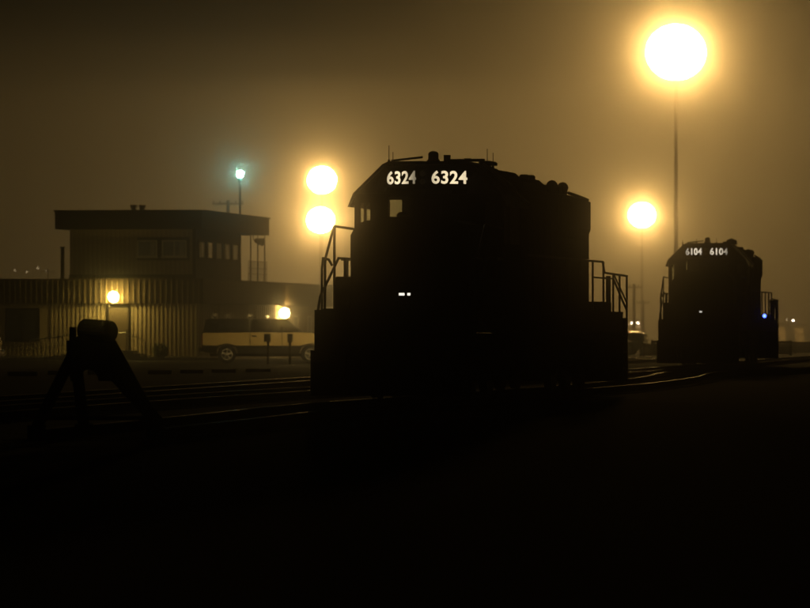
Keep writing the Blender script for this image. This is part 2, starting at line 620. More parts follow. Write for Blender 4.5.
    st.bev(-0.98, -0.52, 1.25, 1.72, 2.25, 2.40, 0.04)
    st.bev(-1.0, -0.55, 1.70, 1.82, 2.36, 3.42, 0.05)
    st.bev(-0.96, -0.70, 1.70, 1.80, 3.45, 3.72, 0.05)
    st.tube((-0.75, 1.5, 1.80), (-0.75, 1.5, 2.26), 0.07)
    st.build('driver_seat', 'seat_cloth', co)
    cs = MB()
    cs.bev(-0.45, 0.05, 0.5, 1.3, 1.80, 3.30, 0.05)
    cs.tube((-0.62, 0.4, 3.62), (-0.22, 0.4, 3.62), 0.012, 6)
    cs.tube((-0.30, 0.4, 3.30), (-0.42, 0.4, 3.85), 0.012, 6)
    cs.build('control_stand', 'seat_cloth', co)
    # roof
    rf = MB()
    pr = [(-1.60, 3.78), (-1.49, 4.05), (-0.90, 4.62), (-0.78, 4.68), (0.78, 4.68), (0.90, 4.62), (1.49, 4.05), (1.60, 3.78),
          (1.55, 3.78), (1.44, 4.03), (0.86, 4.57), (0.76, 4.62), (-0.76, 4.62), (-0.86, 4.57), (-1.44, 4.03), (-1.55, 3.78)]
    nn = len(pr)
    vs = [(x, -0.10, z) for x, z in pr] + [(x, 2.62, z) for x, z in pr]
    fs = [(i, (i + 1) % nn, nn + (i + 1) % nn, nn + i) for i in range(nn)]
    for i in range(7):
        fs.append((i, i + 1, 14 - i, 15 - i))
        fs.append((nn + i, nn + 15 - i, nn + 14 - i, nn + i + 1))
    rf.add(vs, fs)
    rf.prism([(-1.47, 4.041), (-1.44, 4.06), (-0.86, 4.60), (0.86, 4.60), (1.44, 4.06), (1.47, 4.041)], 'y', -0.05, 0.0)
    rf.prism([(-1.47, 4.041), (-1.44, 4.06), (-0.86, 4.60), (0.86, 4.60), (1.44, 4.06), (1.47, 4.041)], 'y', 2.5, 2.55)
    ro = rf.build('cab_roof', 'loco_roof', t)
    # bars added on the right-hand roof slope to catch a lamp glint
    for p0, p1 in (((0.96, 0.95, 4.64), (1.36, 1.95, 4.24)), ((1.33, 1.5, 4.26), (1.60, 2.5, 3.90))):
        g = MB()
        g.tube(p0, p1, 0.032, 10)
        g.build('glint_bar', 'glint_rail', ro, smooth=True)
    # number boards: a shallow vee across the cab front
    A = R(31)
    nb = MB()
    nb.prism([(0.0, -0.50), (0.86, -0.02), (0.86, 0.0), (-0.86, 0.0), (-0.86, -0.02)], 'z', 4.12, 4.56)
    hb = nb.build('number_board_housing', B, t)
    for s in (-1, 1):
        d = Vector((s * 0.86, 0.48, 0)).normalized()
        nrm = Vector((s * d.y * s * s, -abs(d.x), 0))
        nrm = Vector((s * abs(d.y), -abs(d.x), 0))
        cpos = Vector((s * 0.47, -0.50 + 0.47 * 0.48 / 0.86, 4.335)) + nrm * 0.012
        bd = MB()
        bd.box(-0.41, 0.41, -0.009, 0.009, -0.17, 0.17)
        bo = bd.build('number_board', 'dark_board', t)
        bo.location = cpos
        ang = math.atan2(nrm.x, -nrm.y)
        bo.rotation_euler = (0, 0, ang)
        me = text_mesh('road_number', number, 0.345, 0.003, digits + ('_l' if s < 0 else '_r'), 0.0085 if near else 0.0075)
        for v in me.vertices:
            v.co.x *= 1.03
        do = link('road_number', me, bo)
        do.location = (0, -0.013, 0)
        do.rotation_euler = (R(90), 0, 0)
    hl = MB()
    hl.bev(-0.07, 0.07, -0.56, -0.48, 4.18, 4.50, 0.02)
    ho = hl.build('headlight_box', B, t)
    for z in (4.26, 4.42):
        g = MB()
        g.tube((0, -0.57, z), (0, -0.555, z), 0.06, 14)
        g.build('headlight', 'head_glass', ho)
    # long hood
    hd = MB()
    hd.prism([(-0.95, 1.752), (-0.95, 4.20), (-0.87, 4.31), (-0.75, 4.35), (0.75, 4.35), (0.87, 4.31), (0.95, 4.20), (0.95, 1.752)], 'y', 2.51, 15.0)
    hood = hd.build('long_hood', B, t)
    for s in (-1, 1):
        g = MB()
        g.tube((s * 0.90, 12.3, 4.375), (s * 0.925, 14.98, 4.285), 0.035, 10)  # rail added and tilted to catch a highlight along the hood edge
        g.build('glint_rail', 'glint_rail', hood, smooth=True)
    rd = MB()
    for s in (-1, 1):
        rd.prism([(s * 0.955, 3.35), (s * 1.05, 3.6), (s * 1.05, 4.22), (s * 0.955, 4.26)], 'y', 10.4, 14.6)
    rd.build('radiator_grille', 'loco_under', t)
    dm = MB()
    dm.box(0, 0.025, 0, 0.62, 0, 1.75)
    dme = dm.mesh('hood_door', B)
    for s in (-1, 1):
        for k in range(9):
            o = link('hood_door', dme, hood)
            o.location = (0.952 if s > 0 else -0.977, 3.3 + k * 0.76, 1.95)
    hm = MB()
    hm.box(0, 0.03, 0, 0.03, 0, 0.2)
    # roof fittings on the hood
    for y in (10.2, 11.7, 13.2):
        g = MB()
        g.tube((0, y, 4.352), (0, y, 4.50), 0.62, 24)
        g.tube((0, y, 4.50), (0, y, 4.53), 0.66, 24)
        g.build('radiator_fan', 'loco_under', hood)
    g = MB()
    g.bev(-0.86, 0.86, 3.2, 6.2, 4.30, 4.62, 0.10)
    g.build('air_intake_housing', B, hood)
    g = MB()
    g.bev(-0.86, 0.86, 6.22, 9.3, 4.30, 4.56, 0.10)
    g.build('dynamic_brake_hatch', B, hood)
    for y in (6.85, 7.8):
        g = MB()
        g.tube((0, y, 4.562), (0, y, 4.64), 0.42, 20)
        g.build('brake_fan', 'loco_under', hood)
    g = MB()
    g.bev(-0.3, 0.3, 4.6, 5.4, 4.622, 4.74, 0.04)
    g.build('exhaust_stack', 'loco_under', hood)
    g = MB()
    g.bev(0.45, 0.80, 11.5, 12.1, 4.33, 4.50, 0.04)
    g.build('roof_box', B, hood)
    for x, y, h in ((0.70, 3.6, 0.10), (0.55, 5.9, 0.12), (0.72, 7.4, 0.09), (0.62, 8.8, 0.14)):
        g = MB()
        g.bev(x - 0.09, x + 0.09, y - 0.14, y + 0.14, 4.50, 4.58 + h * 0.6, 0.03)
        g.build('lifting_lug', 'loco_under', hood)
    for y in (11.0, 12.5):
        g = MB()
        g.tube((0.74, y, 4.34), (0.74, y, 4.48), 0.10, 10)
        g.ball((0.74, y, 4.49), 0.13, 10, 6)
        g.build('vent_cowl', 'loco_under', hood)
    # beacon, horn, aerials, roof rails
    g = MB()
    g.tube((-0.05, 0.9, 4.68), (-0.05, 0.9, 4.74), 0.13, 14)
    g.tube((-0.05, 0.9, 4.74), (-0.05, 0.9, 4.86), 0.105, 14)
    g.ball((-0.05, 0.9, 4.86), 0.104, 14, 6, 0.5)
    g.build('beacon', 'beacon_plastic', ro, smooth=False)
    hn = MB()
    if near:
        hn.box(0.18, 0.30, 0.78, 0.9, 4.68, 4.83)
        hn.tube((0.3, 0.84, 4.72), (1.0, 0.84, 4.72), 0.03)
        hn.box(0.60, 0.72, 0.78, 0.9, 4.68, 4.76)
    else:
        hn.tube((0.55, 0.84, 4.70), (0.85, 0.84, 4.70), 0.05)
        for k in range(3):
            hn.tube((0.80 + 0.1 * k, 0.5, 4.74 + 0.04 * (k % 2)), (0.80 + 0.1 * k, 1.0, 4.74 + 0.04 * (k % 2)), 0.03, 10, 0.085)
            hn.tube((0.80 + 0.1 * k, 0.47, 4.74 + 0.04 * (k % 2)), (0.80 + 0.1 * k, 0.5, 4.74 + 0.04 * (k % 2)), 0.09, 10, 0.09)
    hn.build('horn', 'loco_under', ro)
    for x, y, z in ((-0.80, 0.1, 0.30), (-0.72, 0.1, 0.17), (0.80, 2.3, 0.30), (0.92, 2.3, 0.22)) if near else ((-0.42, 0.3, 0.14), (0.35, 0.3, 0.16), (-0.95, 0.2, 0.1)):
        g = MB()
        g.tube((x, y, 4.60), (x, y, 4.72), 0.028, 6)
        g.tube((x, y, 4.70), (x, y, 4.70 + z), 0.009, 6)
        g.build('aerial', 'loco_under', ro)
    g = MB()
    g.path([(-0.78, 0.25, 4.70), (-0.15, 0.25, 4.77)], 0.022, 6)
    g.build('roof_rail', 'loco_under', ro)
    g = MB()
    g.bev(0.72, 0.98, 1.7, 2.5, 4.66, 4.74, 0.03)
    g.build('roof_conduit', 'loco_under', ro)
    # walkway boxes beside the nose
    for s in (-1, 1):
        g = MB()
        g.bev(min(s * 1.21, s * 1.51), max(s * 1.21, s * 1.51), -1.75, -0.03, 1.752, 2.38, 0.02)
        g.build('battery_box', B, t)
        g = MB()
        g.bev(min(s * 1.0, s * 1.5), max(s * 1.0, s * 1.5), 13.0, 14.75, 1.752, 1.97, 0.02)
        g.build('walkway_box', B, t)
    # hand rails
    r = 0.026
    for s in (-1, 1):
        x = s * 1.49
        h = MB()
        h.path([(x, -0.02, 3.34), (x, -1.95, 3.36), (x, -2.05, 3.30), (x, -2.82, 2.72), (x, -2.86, 2.60), (x, -2.86, 1.75)], r)
        h.path([(x, -1.95, 3.34), (x, -1.95, 1.75)], r)
        h.path([(x, -0.02, 2.74), (x, -1.55, 2.74), (x, -1.82, 2.62), (x, -3.30, 1.98), (x, -3.52, 1.72), (x, -3.55, 0.95)], r)
        h.path([(x, -3.05, 2.72), (x, -2.5, 2.70), (x, -2.2, 2.60)], r)
        h.path([(x, -3.05, 2.72), (x, -3.15, 2.5), (x, -3.15, 0.9)], r * 0.9)
        h.tube((x, -0.8, 2.38), (x, -0.8, 2.72), 0.05, 8)
        h.box(x - 0.07, x + 0.07, -0.95, -0.65, 2.70, 2.76)
        h.build('front_handrail', 'handrail_paint', t)
        h = MB()
        h.path([(x, 3.0, 2.86), (x, 13.5, 2.86), (x, 13.75, 2.62), (x, 17.3, 2.58)], r)
        h.path([(x, 12.2, 2.50), (x, 15.0, 2.50)], r * 0.8)
        for y in (3.0, 4.8, 6.6, 8.4, 10.2, 12.0, 13.6):
            h.tube((x, y, 1.75), (x, y, 2.86), r, 6)
        h.tube((x, 14.35, 1.95), (x, 14.35, 2.55), 0.055, 8)
        for y in (15.1, 16.1, 17.25):
            h.tube((x, y, 1.65 if y < 16.3 else 0.5), (x, y, 2.60), r, 6)
        h.tube((x, 15.1, 2.50), (x, 17.2, 1.80), r, 6)
        h.tube((x, 15.3, 2.56), (x, 17.3, 1.95), r * 0.8, 6)
        h.build('rear_handrail', 'handrail_paint', t)
    if not near:
        # picket rail on the rear right-hand platform
        for k in range(7):
            g = MB()
            y = 12.3 + k * 0.72
            g.tube((1.49, y, 1.76), (1.49, y, 2.58), 0.02, 6)
            g.build('rail_picket', 'handrail_paint', t)
        g = MB()
        g.box(1.36, 1.56, 9.0, 9.3, 1.752, 1.84)
        bl = g.build('blue_lamp_bracket', 'loco_under', t)
        g = MB()
        g.ball((1.55, 8.95, 1.90), 0.07, 12, 8)
        g.build('blue_lamp', 'blue_lamp', bl)
    return t


loco('6324', 'large dark locomotive numbered 6324 standing nearest the camera', C1, TH1, True, 'digit_near')
loco('6104', 'smaller looking farther locomotive numbered 6104 with a blue lamp at its side', C2, TH2, False, 'digit_far')


# ------------------------------------------------------------------ bumping post at the end of the near track
def bumping_post():
    o = at(105, 330, 70.0)
    t = thing('bumping_post', 'black iron bumping post with splayed legs at the track end', 'bumping post', (o.x, 70.0, 0), R(-8))
    m = MB()
    a, b = Vector((-0.30, 0.12, 1.50)), Vector((0.10, -0.18, 1.475))
    m.tube(a, b, 0.155, 20)
    m.tube(b, b + (b - a).normalized() * 0.03, 0.155, 20, 0.13)
    m.tube(a, a - (b - a).normalized() * 0.05, 0.155, 20, 0.09)
    m.build('buffer_head', 'bumper_iron', t, smooth=False)
    m = MB()
    m.box(-0.49, -0.41, -0.05, 0.05, 1.10, 1.54)
    m.box(-0.52, -0.40, -0.08, 0.08, 1.12, 1.36)
    m.build('tie_bolt', 'bumper_iron', t)
    m = MB()
    # yoke: plate with an arch cut into its underside
    arc = [(-0.23 + 0.16 * math.cos(u), 0.80 + 0.16 * math.sin(u)) for u in [math.pi * k / 10 for k in range(11)]]
    pts = [(0.10, 0.80), (0.10, 0.92), (0.13, 1.28), (0.02, 1.42), (-0.36, 1.42), (-0.50, 1.34), (-0.52, 1.12), (-0.46, 0.80)] + arc[::-1]
    m.prism(pts, 'y', -0.10, 0.10)
    m.build('yoke', 'bumper_iron', t)
    for p, q, w in (((-0.44, -0.05, 1.16), (-0.84, -0.55, 0.17), 0.13), ((-0.44, 0.08, 1.20), (-0.47, 0.85, 0.17), 0.14),
                    ((0.06, -0.05, 1.36), (0.82, -0.55, 0.17), 0.17), ((-0.03, 0.08, 1.05), (0.62, 0.85, 0.17), 0.15)):
        m = MB()
        m.beam(p, q, w, 0.10)
        m.box(q[0] - 0.11, q[0] + 0.11, q[1] - 0.1, q[1] + 0.1, 0.0, 0.2)
        m.build('leg', 'bumper_iron', t)
    m = MB()
    m.beam((-0.78, -0.48, 0.30), (0.74, -0.48, 0.30), 0.06, 0.06)
    m.build('cross_brace', 'bumper_iron', t)


bumping_post()


# ------------------------------------------------------------------ yard office
PHI = R(9)
OX, OY = -10.5, 255.0


def bpt(bx, by, z=0.0):
    return Vector((OX + bx * math.cos(PHI) + by * math.sin(PHI), OY - bx * math.sin(PHI) + by * math.cos(PHI), z))


def window_on_front(par, x0, x1, z0, z1, y, nm, panes, frame='frame_light', gm='house_glass'):
    """framed window standing 2 cm proud of a front wall at y; split into panes, with a curtain behind some"""
    fr = MB()
    b = 0.07
    fr.box(x0, x1, y - 0.07, y - 0.003, z0, z0 + b)
    fr.box(x0, x1, y - 0.07, y - 0.003, z1 - b, z1)
    fr.box(x0, x0 + b, y - 0.07, y - 0.003, z0 + b, z1 - b)
    fr.box(x1 - b, x1, y - 0.07, y - 0.003, z0 + b, z1 - b)
    n = panes
    wv = (x1 - x0 - 2 * b - 0.05 * (n - 1)) / n
    for k in range(1, n):
        xx = x0 + b + k * wv + (k - 1) * 0.05
        fr.box(xx, xx + 0.05, y - 0.065, y - 0.003, z0 + b, z1 - b)
    w = fr.build('window', frame, par)
    for k in range(n):
        xx = x0 + b + k * (wv + 0.05)
        g = MB()
        g.box(xx, xx + wv, y - 0.03, y - 0.004, z0 + b, z1 - b)
        g.build('pane', gm, w)
    s = MB()
    s.box(x0 - 0.05, x1 + 0.05, y - 0.13, y - 0.003, z0 - 0.06, z0 - 0.002)
    s.build('sill', frame, w)
    return w


def yard_office():
    t = thing('yard_office', 'two storey tan yard office with flat overhanging roofs behind the pickup', 'building', (OX, OY, 0), -PHI)
    # ground floor
    XL, XR, YF, YB = -14.5, 0.70, -1.5, 36.0
    m = MB()
    m.box(XL, XR - 0.35, YF + 0.35, YB, 0.0, 3.2)
    lower = m.build('lower_wall', 'siding_tan', t)
    m = MB()
    m.box(XL, XR, YF, YB, 2.82, 4.0)
    m.box(XL, XR + 0.06, YF - 0.06, YB, 4.0, 4.06)
    low_fascia = m.build('lower_roof_fascia', 'fascia_brown', t)
    # standing ribs: fascia, ground floor wall to the right of the door, upper wall
    rb = MB()
    x = XL + 0.1
    while x < XR:
        rb.box(x, x + 0.06, YF - 0.055, YF - 0.001, 2.84, 3.98)
        x += 0.275
    y = YF + 0.15
    while y < YB:
        rb.box(XR + 0.001, XR + 0.055, y, y + 0.06, 2.84, 3.98)
        y += 0.45
    rb.build('fascia_ribs', 'rib_metal', t, kind='stuff')
    yw = YF + 0.35
    rb = MB()
    x = XL + 0.1
    while x < XR - 0.45:
        if not (-4.35 < x < -3.05) and not (-9.9 < x < -7.2):
            rb.box(x, x + 0.085, yw - 0.045, yw - 0.001, 0.22, 2.80)
        x += 0.215
    x = -9.9
    while x < -7.2:
        rb.box(x, x + 0.085, yw - 0.045, yw - 0.001, 0.22, 0.88)
        x += 0.215
    y = yw + 0.1
    while y < YB:
        rb.box(XR - 0.349, XR - 0.305, y, y + 0.1, 0.22, 2.80)
        y += 0.6
    rb.build('lower_wall_ribs', 'siding_panel', t, kind='stuff')
    m = MB()
    m.box(XL, XR - 0.33, yw - 0.06, yw - 0.001, 0.0, 0.2)
    m.build('plinth', 'concrete', t)
    # dark ground-floor window and front door
    window_on_front(t, -9.42, -7.68, 0.98, 2.60, yw, 'window', 2, 'trim_dark')
    d = MB()
    d.box(-4.15, -3.15, yw - 0.055, yw - 0.002, 0.50, 2.62)
    do = d.build('door', 'door_paint', t)
    d = MB()
    d.ball((-3.25, yw - 0.09, 1.5), 0.045, 8, 6)
    d.tube((-3.25, yw - 0.09, 1.5), (-3.25, yw - 0.056, 1.5), 0.02, 6)
    d.build('handle', 'chrome', do)
    d = MB()
    for a in ((-4.27, -4.155), (-3.145, -3.03)):
        d.box(a[0], a[1], yw - 0.08, yw - 0.002, 0.5, 2.74)
    d.box(-4.27, -3.03, yw - 0.08, yw - 0.002, 2.625, 2.74)
    d.build('door_frame', 'trim_dark', do)
    # landing, two steps and a ramp down to the left
    s = MB()
    s.box(-4.5, -2.6, yw - 1.5, yw - 0.062, 0.0, 0.48)
    s.build('landing', 'concrete', t)
    s = MB()
    s.box(-2.598, -2.25, yw - 1.5, yw - 0.062, 0.0, 0.32)
    s.build('step', 'concrete', t)
    s = MB()
    s.box(-2.248, -1.9, yw - 1.5, yw - 0.062, 0.0, 0.16)
    s.build('step', 'concrete', t)
    s = MB()
    s.prism([(-8.3, 0.0), (-4.502, 0.0), (-4.502, 0.47), (-8.3, 0.03)], 'y', yw - 1.5, yw - 0.062)
    s.build('ramp', 'concrete', t)
    h = MB()
    yr = yw - 1.42
    h.path([(-7.9, yr, 0.98), (-4.6, yr, 1.40), (-4.3, yr, 1.42)], 0.035, 6)
    h.path([(-7.9, yr, 0.55), (-4.6, yr, 0.95)], 0.02, 6)
    for k in range(9):
        xx = -7.9 + k * 0.42
        h.tube((xx, yr, 0.05 + (xx + 8.3) * 0.115), (xx, yr, 0.98 + (xx + 7.9) * 0.127), 0.02, 6)
    h.build('ramp_railing', 'galvanised', t)
    h = MB()
    h.path([(-3.75, yr, 0.5), (-3.75, yr, 1.35), (-2.95, yr, 1.35), (-2.95, yr, 0.5)], 0.03, 6)
    h.path([(-2.95, yr, 1.35), (-2.0, yr, 0.95), (-2.0, yr, 0.05)], 0.03, 6)
    h.build('step_railing', 'galvanised', t)
    # side wall door and windows (right-hand side, seen at a slant)
    xs = XR - 0.35
    for y0, y1, z0, z1 in ((2.5, 3.7, 1.1, 2.3), (6.0, 7.2, 1.1, 2.3), (12.0, 13.2, 1.1, 2.3), (17.0, 18.4, 1.2, 2.3), (25.5, 26.9, 1.2, 2.3), (30, 31.2, 1.1, 2.3)):
        w = MB()
        w.box(xs + 0.002, xs + 0.06, y0, y1, z0, z0 + 0.08)
        w.box(xs + 0.002, xs + 0.06, y0, y1, z1 - 0.08, z1)
        w.box(xs + 0.002, xs + 0.06, y0, y0 + 0.08, z0 + 0.08, z1 - 0.08)
        w.box(xs + 0.002, xs + 0.06, y1 - 0.08, y1, z0 + 0.08, z1 - 0.08)
        wo_ = w.build('window', 'frame_light', t)
        w = MB()
        w.box(xs + 0.003, xs + 0.03, y0 + 0.08, y1 - 0.08, z0 + 0.08, z1 - 0.08)
        w.build('pane', 'house_glass', wo_)
    # upper storey
    UX0, UX1, UY0, UY1 = -6.4, 0.0, 0.0, 12.0
    m = MB()
    m.box(UX0, UX1, UY0, UY1, 4.061, 6.7)
    m.build('upper_wall', 'siding_tan', t)
    rb = MB()
    x = UX0 + 0.05
    while x < UX1 - 0.15:
        hit = -3.05 < x < -0.25
        for z0, z1 in (((4.30, 4.98), (6.15, 6.52)) if hit else ((4.30, 6.52),)):
            rb.box(x, x + 0.10, -0.035, -0.001, z0, z1)
        x += 0.235
    rb.build('upper_wall_ribs', 'siding_panel', t, kind='stuff')
    m = MB()
    m.box(UX0 - 0.03, UX1 + 0.03, -0.05, -0.002, 4.062, 4.28)
    m.box(UX1 - 0.12, UX1 + 0.04, -0.06, -0.002, 4.282, 6.55)
    m.box(UX1 + 0.002, UX1 + 0.05, 0.0, UY1, 4.062, 4.95)
    m.box(UX1 + 0.002, UX1 + 0.05, 0.0, UY1, 6.10, 6.55)
    m.box(UX1 + 0.002, UX1 + 0.025, 0.0, UY1, 4.951, 6.099)  # dark sheet added to hold the mast-lit side wall in shade
    m.build('trim_and_side_shade', 'trim_dark', t)
    # front windows with a dark surround
    m = MB()
    m.box(-3.05, -0.28, -0.03, -0.002, 4.99, 6.14)
    m.build('window_surround', 'trim_dark', t)
    for x0, x1, n in ((-2.95, -1.92, 1), (-1.68, -0.42, 2)):
        w = window_on_front(t, x0, x1, 5.16, 6.0, -0.031, 'window', n, 'frame_light', 'blind_glass')
        # curtains seen behind the glass edge
        c = MB()
        c.box(x1 - 0.36, x1 - 0.12, -0.066, -0.064, 5.24, 5.92)
        c.build('curtain', 'curtain', w)
    # side windows: five in a strip
    for k in range(5):
        y0 = 0.55 + k * 2.25
        y1 = y0 + 1.75
        z0, z1 = 5.08, 6.0
        w = MB()
        for a in ((y0, y1, z0, z0 + 0.07), (y0, y1, z1 - 0.07, z1), (y0, y0 + 0.1, z0 + 0.07, z1 - 0.07), (y1 - 0.1, y1, z0 + 0.07, z1 - 0.07)):
            w.box(UX1 + 0.0255, UX1 + 0.09, *a)
        wo_ = w.build('window', 'trim_dark', t)
        w = MB()
        w.box(UX1 + 0.026, UX1 + 0.045, y0 + 0.1, y1 - 0.1, z0 + 0.07, z1 - 0.07)
        w.build('pane', 'house_glass', wo_)
        w = MB()
        w.box(UX1 + 0.047, UX1 + 0.05, y0 + 0.12, y0 + 0.12 + (0.9, 0.35, 1.2, 0.6, 0.15)[k], z0 + 0.08, z1 - 0.08)
        w.build('blind', 'curtain', wo_)
    m = MB()
    m.box(UX0 - 0.6, UX1 + 0.5, -0.75, 17.6, 6.55, 7.42)
    m.box(UX0 - 0.66, UX1 + 0.56, -0.81, 17.66, 7.42, 7.50)
    m.build('upper_roof', 'roof_dark', t)
    # posts and railing of the balcony under the roof overhang
    for y in (13.2, 15.2, 17.2):
        m = MB()
        m.tube((UX1 + 0.33, y, 4.06), (UX1 + 0.33, y, 6.55), 0.035, 8)
        m.build('post', 'pole_steel', t)
    m = MB()
    for z in (4.45, 4.75, 5.12):
        m.tube((UX1 + 0.42, 12.05, z), (UX1 + 0.42, 17.3, z), 0.022, 6)
    for k in range(14):
        m.tube((UX1 + 0.42, 12.1 + k * 0.4, 4.06), (UX1 + 0.42, 12.1 + k * 0.4, 5.12), 0.016, 6)
    m.build('balcony_railing', 'pole_steel', t)
    return t


yard_office()

# roof vents, stack and aerial standing on the roofs
for k, (bx, by) in enumerate(((-3.55, 2.0), (-3.15, 2.2))):
    t = thing('roof_vent', ('left' if k == 0 else 'right') + ' one of two small metal vents on the upper roof', 'vent', bpt(bx, by, 7.5), -PHI, 'vents on the upper roof')
    m = MB()
    m.tube((0, 0, 0), (0, 0, 0.24), 0.13, 12)
    m.build('pipe', 'galvanised', t)
    m = MB()
    m.tube((0, 0, 0.2), (0, 0, 0.32), 0.18, 12)
    m.build('cap', 'galvanised', t)
p = at(62.5, 280, 262)
m = MB()
m.tube((0, 0, -0.05), (0, 0, 1.62), 0.10, 10)
m.tube((0, 0, 1.62), (0, 0, 1.68), 0.13, 10)
m.tube((0, 0, -0.05), (0, 0, 0.06), 0.17, 10)
o = m.build('stack_pipe', 'trim_dark')
o.location = (p.x, p.y, 4.1)
tag(o, 'dark upright stack pipe on the lower roof left of the upper storey', 'pipe')
p = at(48, 280, 264)
t = thing('roof_aerial', 'thin television aerial on the lower roof at far left', 'aerial', (p.x, p.y, 4.06), R(20))
m = MB()
m.tube((0, 0, 0), (0, 0, 0.62), 0.02, 6)
m.build('mast', 'pole_steel', t)
m = MB()
m.tube((-0.35, 0, 0.5), (0.35, 0, 0.5), 0.014, 6)
for k in range(5):
    m.tube((-0.3 + 0.15 * k, -0.2, 0.5), (-0.3 + 0.15 * k, 0.2, 0.5), 0.01, 6)
m.build('elements', 'pole_steel', t)


# ------------------------------------------------------------------ wall lamps
def globe_lamp(t, c, r, core, sz=1.0):
    m = MB()
    m.ball(c, r, 28, 18, sz)  # mast and wall lamp globes swollen to the size of their glare
    m.build('globe', core, t, smooth=True)


def wall_lamp(pos, rz, g, r, label):
    t = thing('wall_lamp', label, 'lamp', pos, rz, 'lit lamps on the yard office')
    m = MB()
    m.box(-0.16, 0.16, -0.05, 0.0, -0.12, 0.22)
    m.tube((0, -0.02, 0.15), (0, -0.32, 0.20), 0.03, 8)
    m.build('bracket', 'lamp_housing', t)
    m = MB()
    m.tube((0, -0.36, 0.22), (0, -0.36, 0.27), 0.12, 14, 0.08)
    m.build('hood', 'lamp_housing', t)
    globe_lamp(t, (0, -0.36, 0.0), r, g)


wall_lamp(bpt(-3.75, -1.56, 3.15), -PHI, 'wall_lamp_glow', 0.28, 'lit yellow lamp on the ribbed fascia above the office door')
wall_lamp(bpt(0.36, 21.0, 2.42), -PHI + R(90), 'wall_lamp_glow_b', 0.28, 'lit lamp on the office side wall above the pickup cab')

# floodlight under the eave (unlit)
t = thing('eave_floodlight', 'small dark unlit floodlight under the upper eave', 'floodlight', bpt(0.50, 13.0, 6.55), -PHI)
m = MB()
m.tube((0, 0, 0.0), (0, 0, -0.30), 0.03, 6)
m.tube((0, 0, -0.30), (0.18, 0, -0.36), 0.03, 6)
m.build('bracket', 'lamp_housing', t)
m = MB()
m.tube((0.10, 0.0, -0.34), (0.55, -0.1, -0.44), 0.11, 12, 0.22)
m.build('lamp_head', 'lamp_housing', t)


# ------------------------------------------------------------------ light masts
def light_mast(u, v, Y, key, label, pr=0.16, r=1.5):
    top = at(u, v, Y)
    h = top.z
    t = thing('light_mast', label, 'light mast', (top.x, Y, 0), 0, 'high light masts of the yard')
    m = MB()
    m.tube((0, 0, 0), (0, 0, h - r * 0.9), pr, 12, pr * 0.7)
    m.build('pole', 'pole_steel', t)
    m = MB()
    m.tube((0, 0, 0), (0, 0, 0.35), pr * 2.0, 12)
    m.build('base', 'concrete', t)
    m = MB()
    m.tube((0, 0, h - r * 1.12), (0, 0, h - r * 0.86), pr * 1.1, 14, r * 0.12)
    m.build('lamp_collar', 'pole_steel', t)
    globe_lamp(t, (0, 0, h), r, 'flood_' + key, 0.93)
    return t


light_mast(676, 52, 330, 'm1', 'tallest lit light mast, rising behind the farther locomotive', 0.15, 1.95)
light_mast(642, 215, 460, 'm2', 'lit light mast seen low between the two locomotives', 0.14, 1.22)
light_mast(322, 180, 470, 'm3', 'upper of two lit light masts left of the near locomotive', 0.14, 1.36)
light_mast(320.5, 220, 400, 'm4', 'lower of two lit light masts left of the near locomotive', 0.13, 1.1)

# bluish green lamp on its own pole behind the office
p = at(240, 174, 300)
t = thing('pole_lamp', 'bluish green lit lamp on a thin pole behind the office roof', 'lamp', (p.x, 300, 0))
m = MB()
m.tube((0, 0, 0), (0, 0, p.z - 0.25), 0.085, 10, 0.06)
m.build('pole', 'pole_steel', t)
m = MB()
m.tube((0, 0, p.z - 0.45), (0, 0, p.z - 0.22), 0.10, 10, 0.16)
m.build('lamp_socket', 'lamp_housing', t)
globe_lamp(t, (0, 0, p.z), 0.21, 'mercury_glow')

# short yard lamp standing behind the near locomotive, by the pickup's front
p = at(358, 290, 221)
t = thing('yard_lamp', 'short yard lamp post standing behind the near locomotive', 'lamp', (p.x, 221, 0))
m = MB()
m.tube((0, 0, 0), (0, 0, p.z - 0.2), 0.06, 10, 0.05)
m.build('pole', 'pole_steel', t)
m = MB()
m.tube((0, 0, p.z + 0.12), (0, 0, p.z + 0.26), 0.26, 14, 0.10)
m.tube((0, 0, p.z - 0.25), (0, 0, p.z - 0.1), 0.06, 10, 0.1)
m.build('lamp_hood', 'lamp_housing', t)
m = MB()
m.ball((0, 0, p.z), 0.15, 14, 8)
m.build('globe', 'yard_lamp_glow', t, smooth=True)


# ------------------------------------------------------------------ utility poles
def utility_pole(u, v, Y, w, label, arms=1):
    top = at(u, v, Y)
    t = thing('utility_pole', label, 'utility pole', (top.x, Y, 0), 0, 'wooden utility poles')
    m = MB()
    m.tube((0, 0, 0), (0, 0, top.z), 0.15, 10, 0.11)
    m.build('pole', 'pole_wood', t)
    for k in range(arms):
        z = top.z - 0.25 - 0.9 * k
        m = MB()
        m.box(-w / 2, w / 2, -0.16, -0.05, z - 0.06, z + 0.06)
        a = m.build('crossarm', 'pole_wood', t)
        for x in (-0.46, -0.25, 0.25, 0.46):
            i = MB()
            i.tube((x * w, -0.1, z + 0.06), (x * w, -0.1, z + 0.2), 0.045, 8)
            i.build('insulator', 'lamp_housing', a)


utility_pole(228, 200, 340, 2.1, 'utility pole with a crossarm rising behind the office roof')
utility_pole(634, 284, 380, 1.3, 'hazy utility pole with a crossarm between the two locomotives')
utility_pole(643, 300, 440, 1.1, 'fainter utility pole right of another between the two locomotives')


# ------------------------------------------------------------------ pickups
def arch(cx, r, n=9):
    return [(cx - r * math.cos(math.pi * k / n), 0.42 + r * math.sin(math.pi * k / n)) for k in range(n + 1)]


